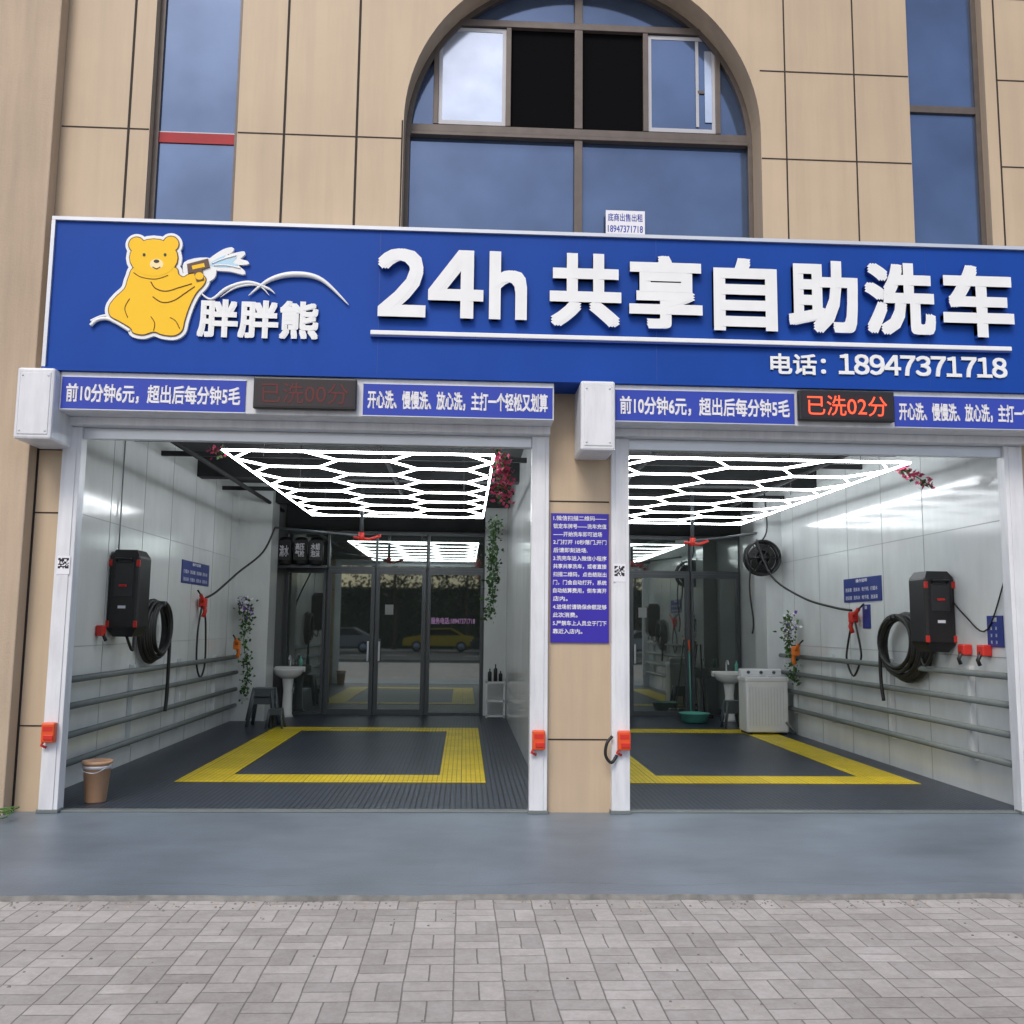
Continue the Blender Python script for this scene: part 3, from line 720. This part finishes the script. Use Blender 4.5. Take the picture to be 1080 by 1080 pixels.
vine('hanging_vine',[(.45,5.5,3.15),(.40,5.6,2.7),(.42,5.5,2.3),(.36,5.6,1.75)],460,.05,.05,[LEAF,LEAF,LEAFD])
vine('artificial_flowers',[(.33,1.2,3.30),(.38,1.1,3.2),(.36,1.1,3.02),(.38,1.1,2.88)],240,.05,.05,[PINK,PINK,LEAF])
vine('artificial_flowers',[(4.55,1.2,3.28),(4.7,1.2,3.22),(4.82,1.1,3.10)],110,.03,.045,[PINK,PINK,LEAF])
vine('artificial_flowers',[(-2.65,1.4,3.36),(-2.45,1.3,3.34)],50,.03,.04,[PINK,LEAF])
g=G('green_garden_hose')
pts=[]
for i in range(60):
    a=i*.5; r=.10+.05*math.sin(i*.37); pts.append((-3.78+r*1.6*math.cos(a)+.03*math.sin(i),-.45+r*math.sin(a),.02+.03*(1+math.sin(i*.7))+.05*(i/60)))
g.tube(pts,.005,LEAF2,5); g.done()
g=G('paper_notice'); g.box(1.30,1.68,.255,.258,5.28,5.60,TXTW)
g.text('底商出售出租',(1.32,.2545,5.49),FX,FZ,.34,.08,BANNER,.001,.0005); g.text('18947371718',(1.32,.2545,5.38),FX,FZ,.34,.07,BANNER,.001,.0005); g.done()

# ---------------------------------------------------------------- across the street (seen reflected in the glazing)
def car(x,y,c,nm):
    g=G('parked_car'); P=mat('car_paint_'+nm,c,.25,.1,0); GL=mat('car_glass',(.01,.012,.014),.05,0,0)
    prof=[(-2.2,.35),(-2.22,.62),(-2.1,.82),(-1.25,.95),(-.6,1.40),(.75,1.43),(1.55,1.0),(2.1,.93),(2.2,.6),(2.18,.35)]
    g.plate([(a+x,b) for a,b in prof],(0,y-.85,0),FX,FZ,1.7,P); g.plate([(x+a,b) for a,b in prof],(0,y+.855,0),FX,FZ,.004,P)
    win=[(-1.1,.97),(-.55,1.34),(.7,1.37),(1.35,1.0)]
    for yy in (y-.853,y+.870): g.plate([(a+x,b) for a,b in win],(0,yy,0),FX,FZ,.012,GL)
    for a in (-1.35,1.35):
        for yy in (y-.87,y+.69): g.tube([(x+a,yy,.32),(x+a,yy+.185,.32)],.32,RUBBER,20)
        g.tube([(x+a,y+.876,.32),(x+a,y+.885,.32)],.2,SILVER,16)
    for a in (-2.18,2.12): g.box(x+a,x+a+.06,y-.7,y+.7,.62,.76,TXTW)
    g.done()
for (x,y,c,nm) in ((-7.0,-29,(.3,.31,.33),'silver'),(-1.5,-33,(.75,.5,.01),'yellow'),(2.6,-29,(.02,.022,.03),'dark'),(10.5,-29,(.5,.5,.5),'white'),(-13,-29,(.03,.03,.035),'black')): car(x,y,c,nm)
BK=mat('bark',(.10,.07,.05),.9,0,.3,8)
def tree(x,y,h):
    g=G('street_tree')
    g.tube(sm3([(x,y,-.03),(x+.1,y,h*.25),(x-.05,y,h*.5),(x+.1,y,h*.8)],4),.1,BK,8,rs=[.16-.008*i for i in range(13)])
    cl=[]
    for k in range(9):
        a=k*2.4; r=h*.22; c=Vector((x+r*math.cos(a),y+r*math.sin(a),h*(.42+.06*k))); cl.append(c)
        g.tube([(x,y,h*(.3+.04*k)),c],.03,BK,5)
    cl.append(Vector((x,y,h*.92)))
    for _ in range(1500):
        c=random.choice(cl); p=c+Vector([random.gauss(0,h*.085) for _ in range(3)])
        d=Vector([random.gauss(0,1) for _ in range(3)]).normalized(); e=d.orthogonal().normalized(); f=d.cross(e); s=random.uniform(.15,.32)
        g.add([p,p+e*s*.5+f*s*.4,p+e*s,p+e*s*.5-f*s*.4],[(0,1,2,3)],random.choice([LEAF,LEAFD,LEAFD]))
    g.done()
for k,x in enumerate((-22,-16,-10.5,-5,.5,6,11.5,17,23)): tree(x+random.uniform(-.8,.8),-38+random.uniform(-1,1),random.uniform(7,9.5))
g=G('hedge_backdrop')  # unseen dark hedge added behind the trees to darken the glass reflections
g.box(-40,40,-41.2,-40.6,-.03,4.2,LEAFD)
for _ in range(6000):
    p=Vector((random.uniform(-30,30),-40.4+random.gauss(0,.2),random.random()*4.4)); d=Vector([random.gauss(0,1) for _ in range(3)]).normalized(); e=d.orthogonal().normalized(); f=d.cross(e); s=.3
    g.add([p,p+e*s*.5+f*s*.4,p+e*s,p+e*s*.5-f*s*.4],[(0,1,2,3)],random.choice([LEAF,LEAFD,LEAFD]))
g.done()

# ---------------------------------------------------------------- camera
f=1001.1; pi_,ya,ro=[math.radians(a) for a in (6.849,2.801,-.645)]
cy,sy,cp,sp=math.cos(ya),math.sin(ya),math.cos(pi_),math.sin(pi_)
fw=Vector((sy*cp,cy*cp,sp)); r0=Vector((cy,-sy,0)); d0=-r0.cross(fw)
r=math.cos(ro)*r0+math.sin(ro)*d0; d=-math.sin(ro)*r0+math.cos(ro)*d0
cam=bpy.data.cameras.new('camera'); co=bpy.data.objects.new('camera',cam); col.objects.link(co)
M=Matrix((r,-d,-fw)).transposed().to_4x4(); M.translation=Vector((0,-8.448,1.6)); co.matrix_world=M
cam.sensor_width=36; cam.lens=36*f/1080; cam.clip_end=1000; scene.camera=co

# ---------------------------------------------------------------- light
w=bpy.data.worlds.new('World'); scene.world=w; w.use_nodes=True; nt=w.node_tree
bg=nt.nodes['Background']; sk=nt.nodes.new('ShaderNodeTexSky'); sk.sky_type='NISHITA'; sk.sun_disc=False
el,az=math.radians(48),math.radians(200)
sk.sun_elevation=el; sk.sun_rotation=az; sk.air_density=1; sk.dust_density=3; sk.ozone_density=1
nt.links.new(sk.outputs[0],bg.inputs[0]); bg.inputs[1].default_value=.15
sl=bpy.data.lights.new('sun','SUN'); sl.energy=1.5; sl.angle=math.radians(22); sl.color=(1,.94,.86)
so=bpy.data.objects.new('sun',sl); col.objects.link(so)
dv=Vector((math.sin(az)*math.cos(el),math.cos(az)*math.cos(el),math.sin(el)))
so.rotation_euler=dv.to_track_quat('Z','Y').to_euler()
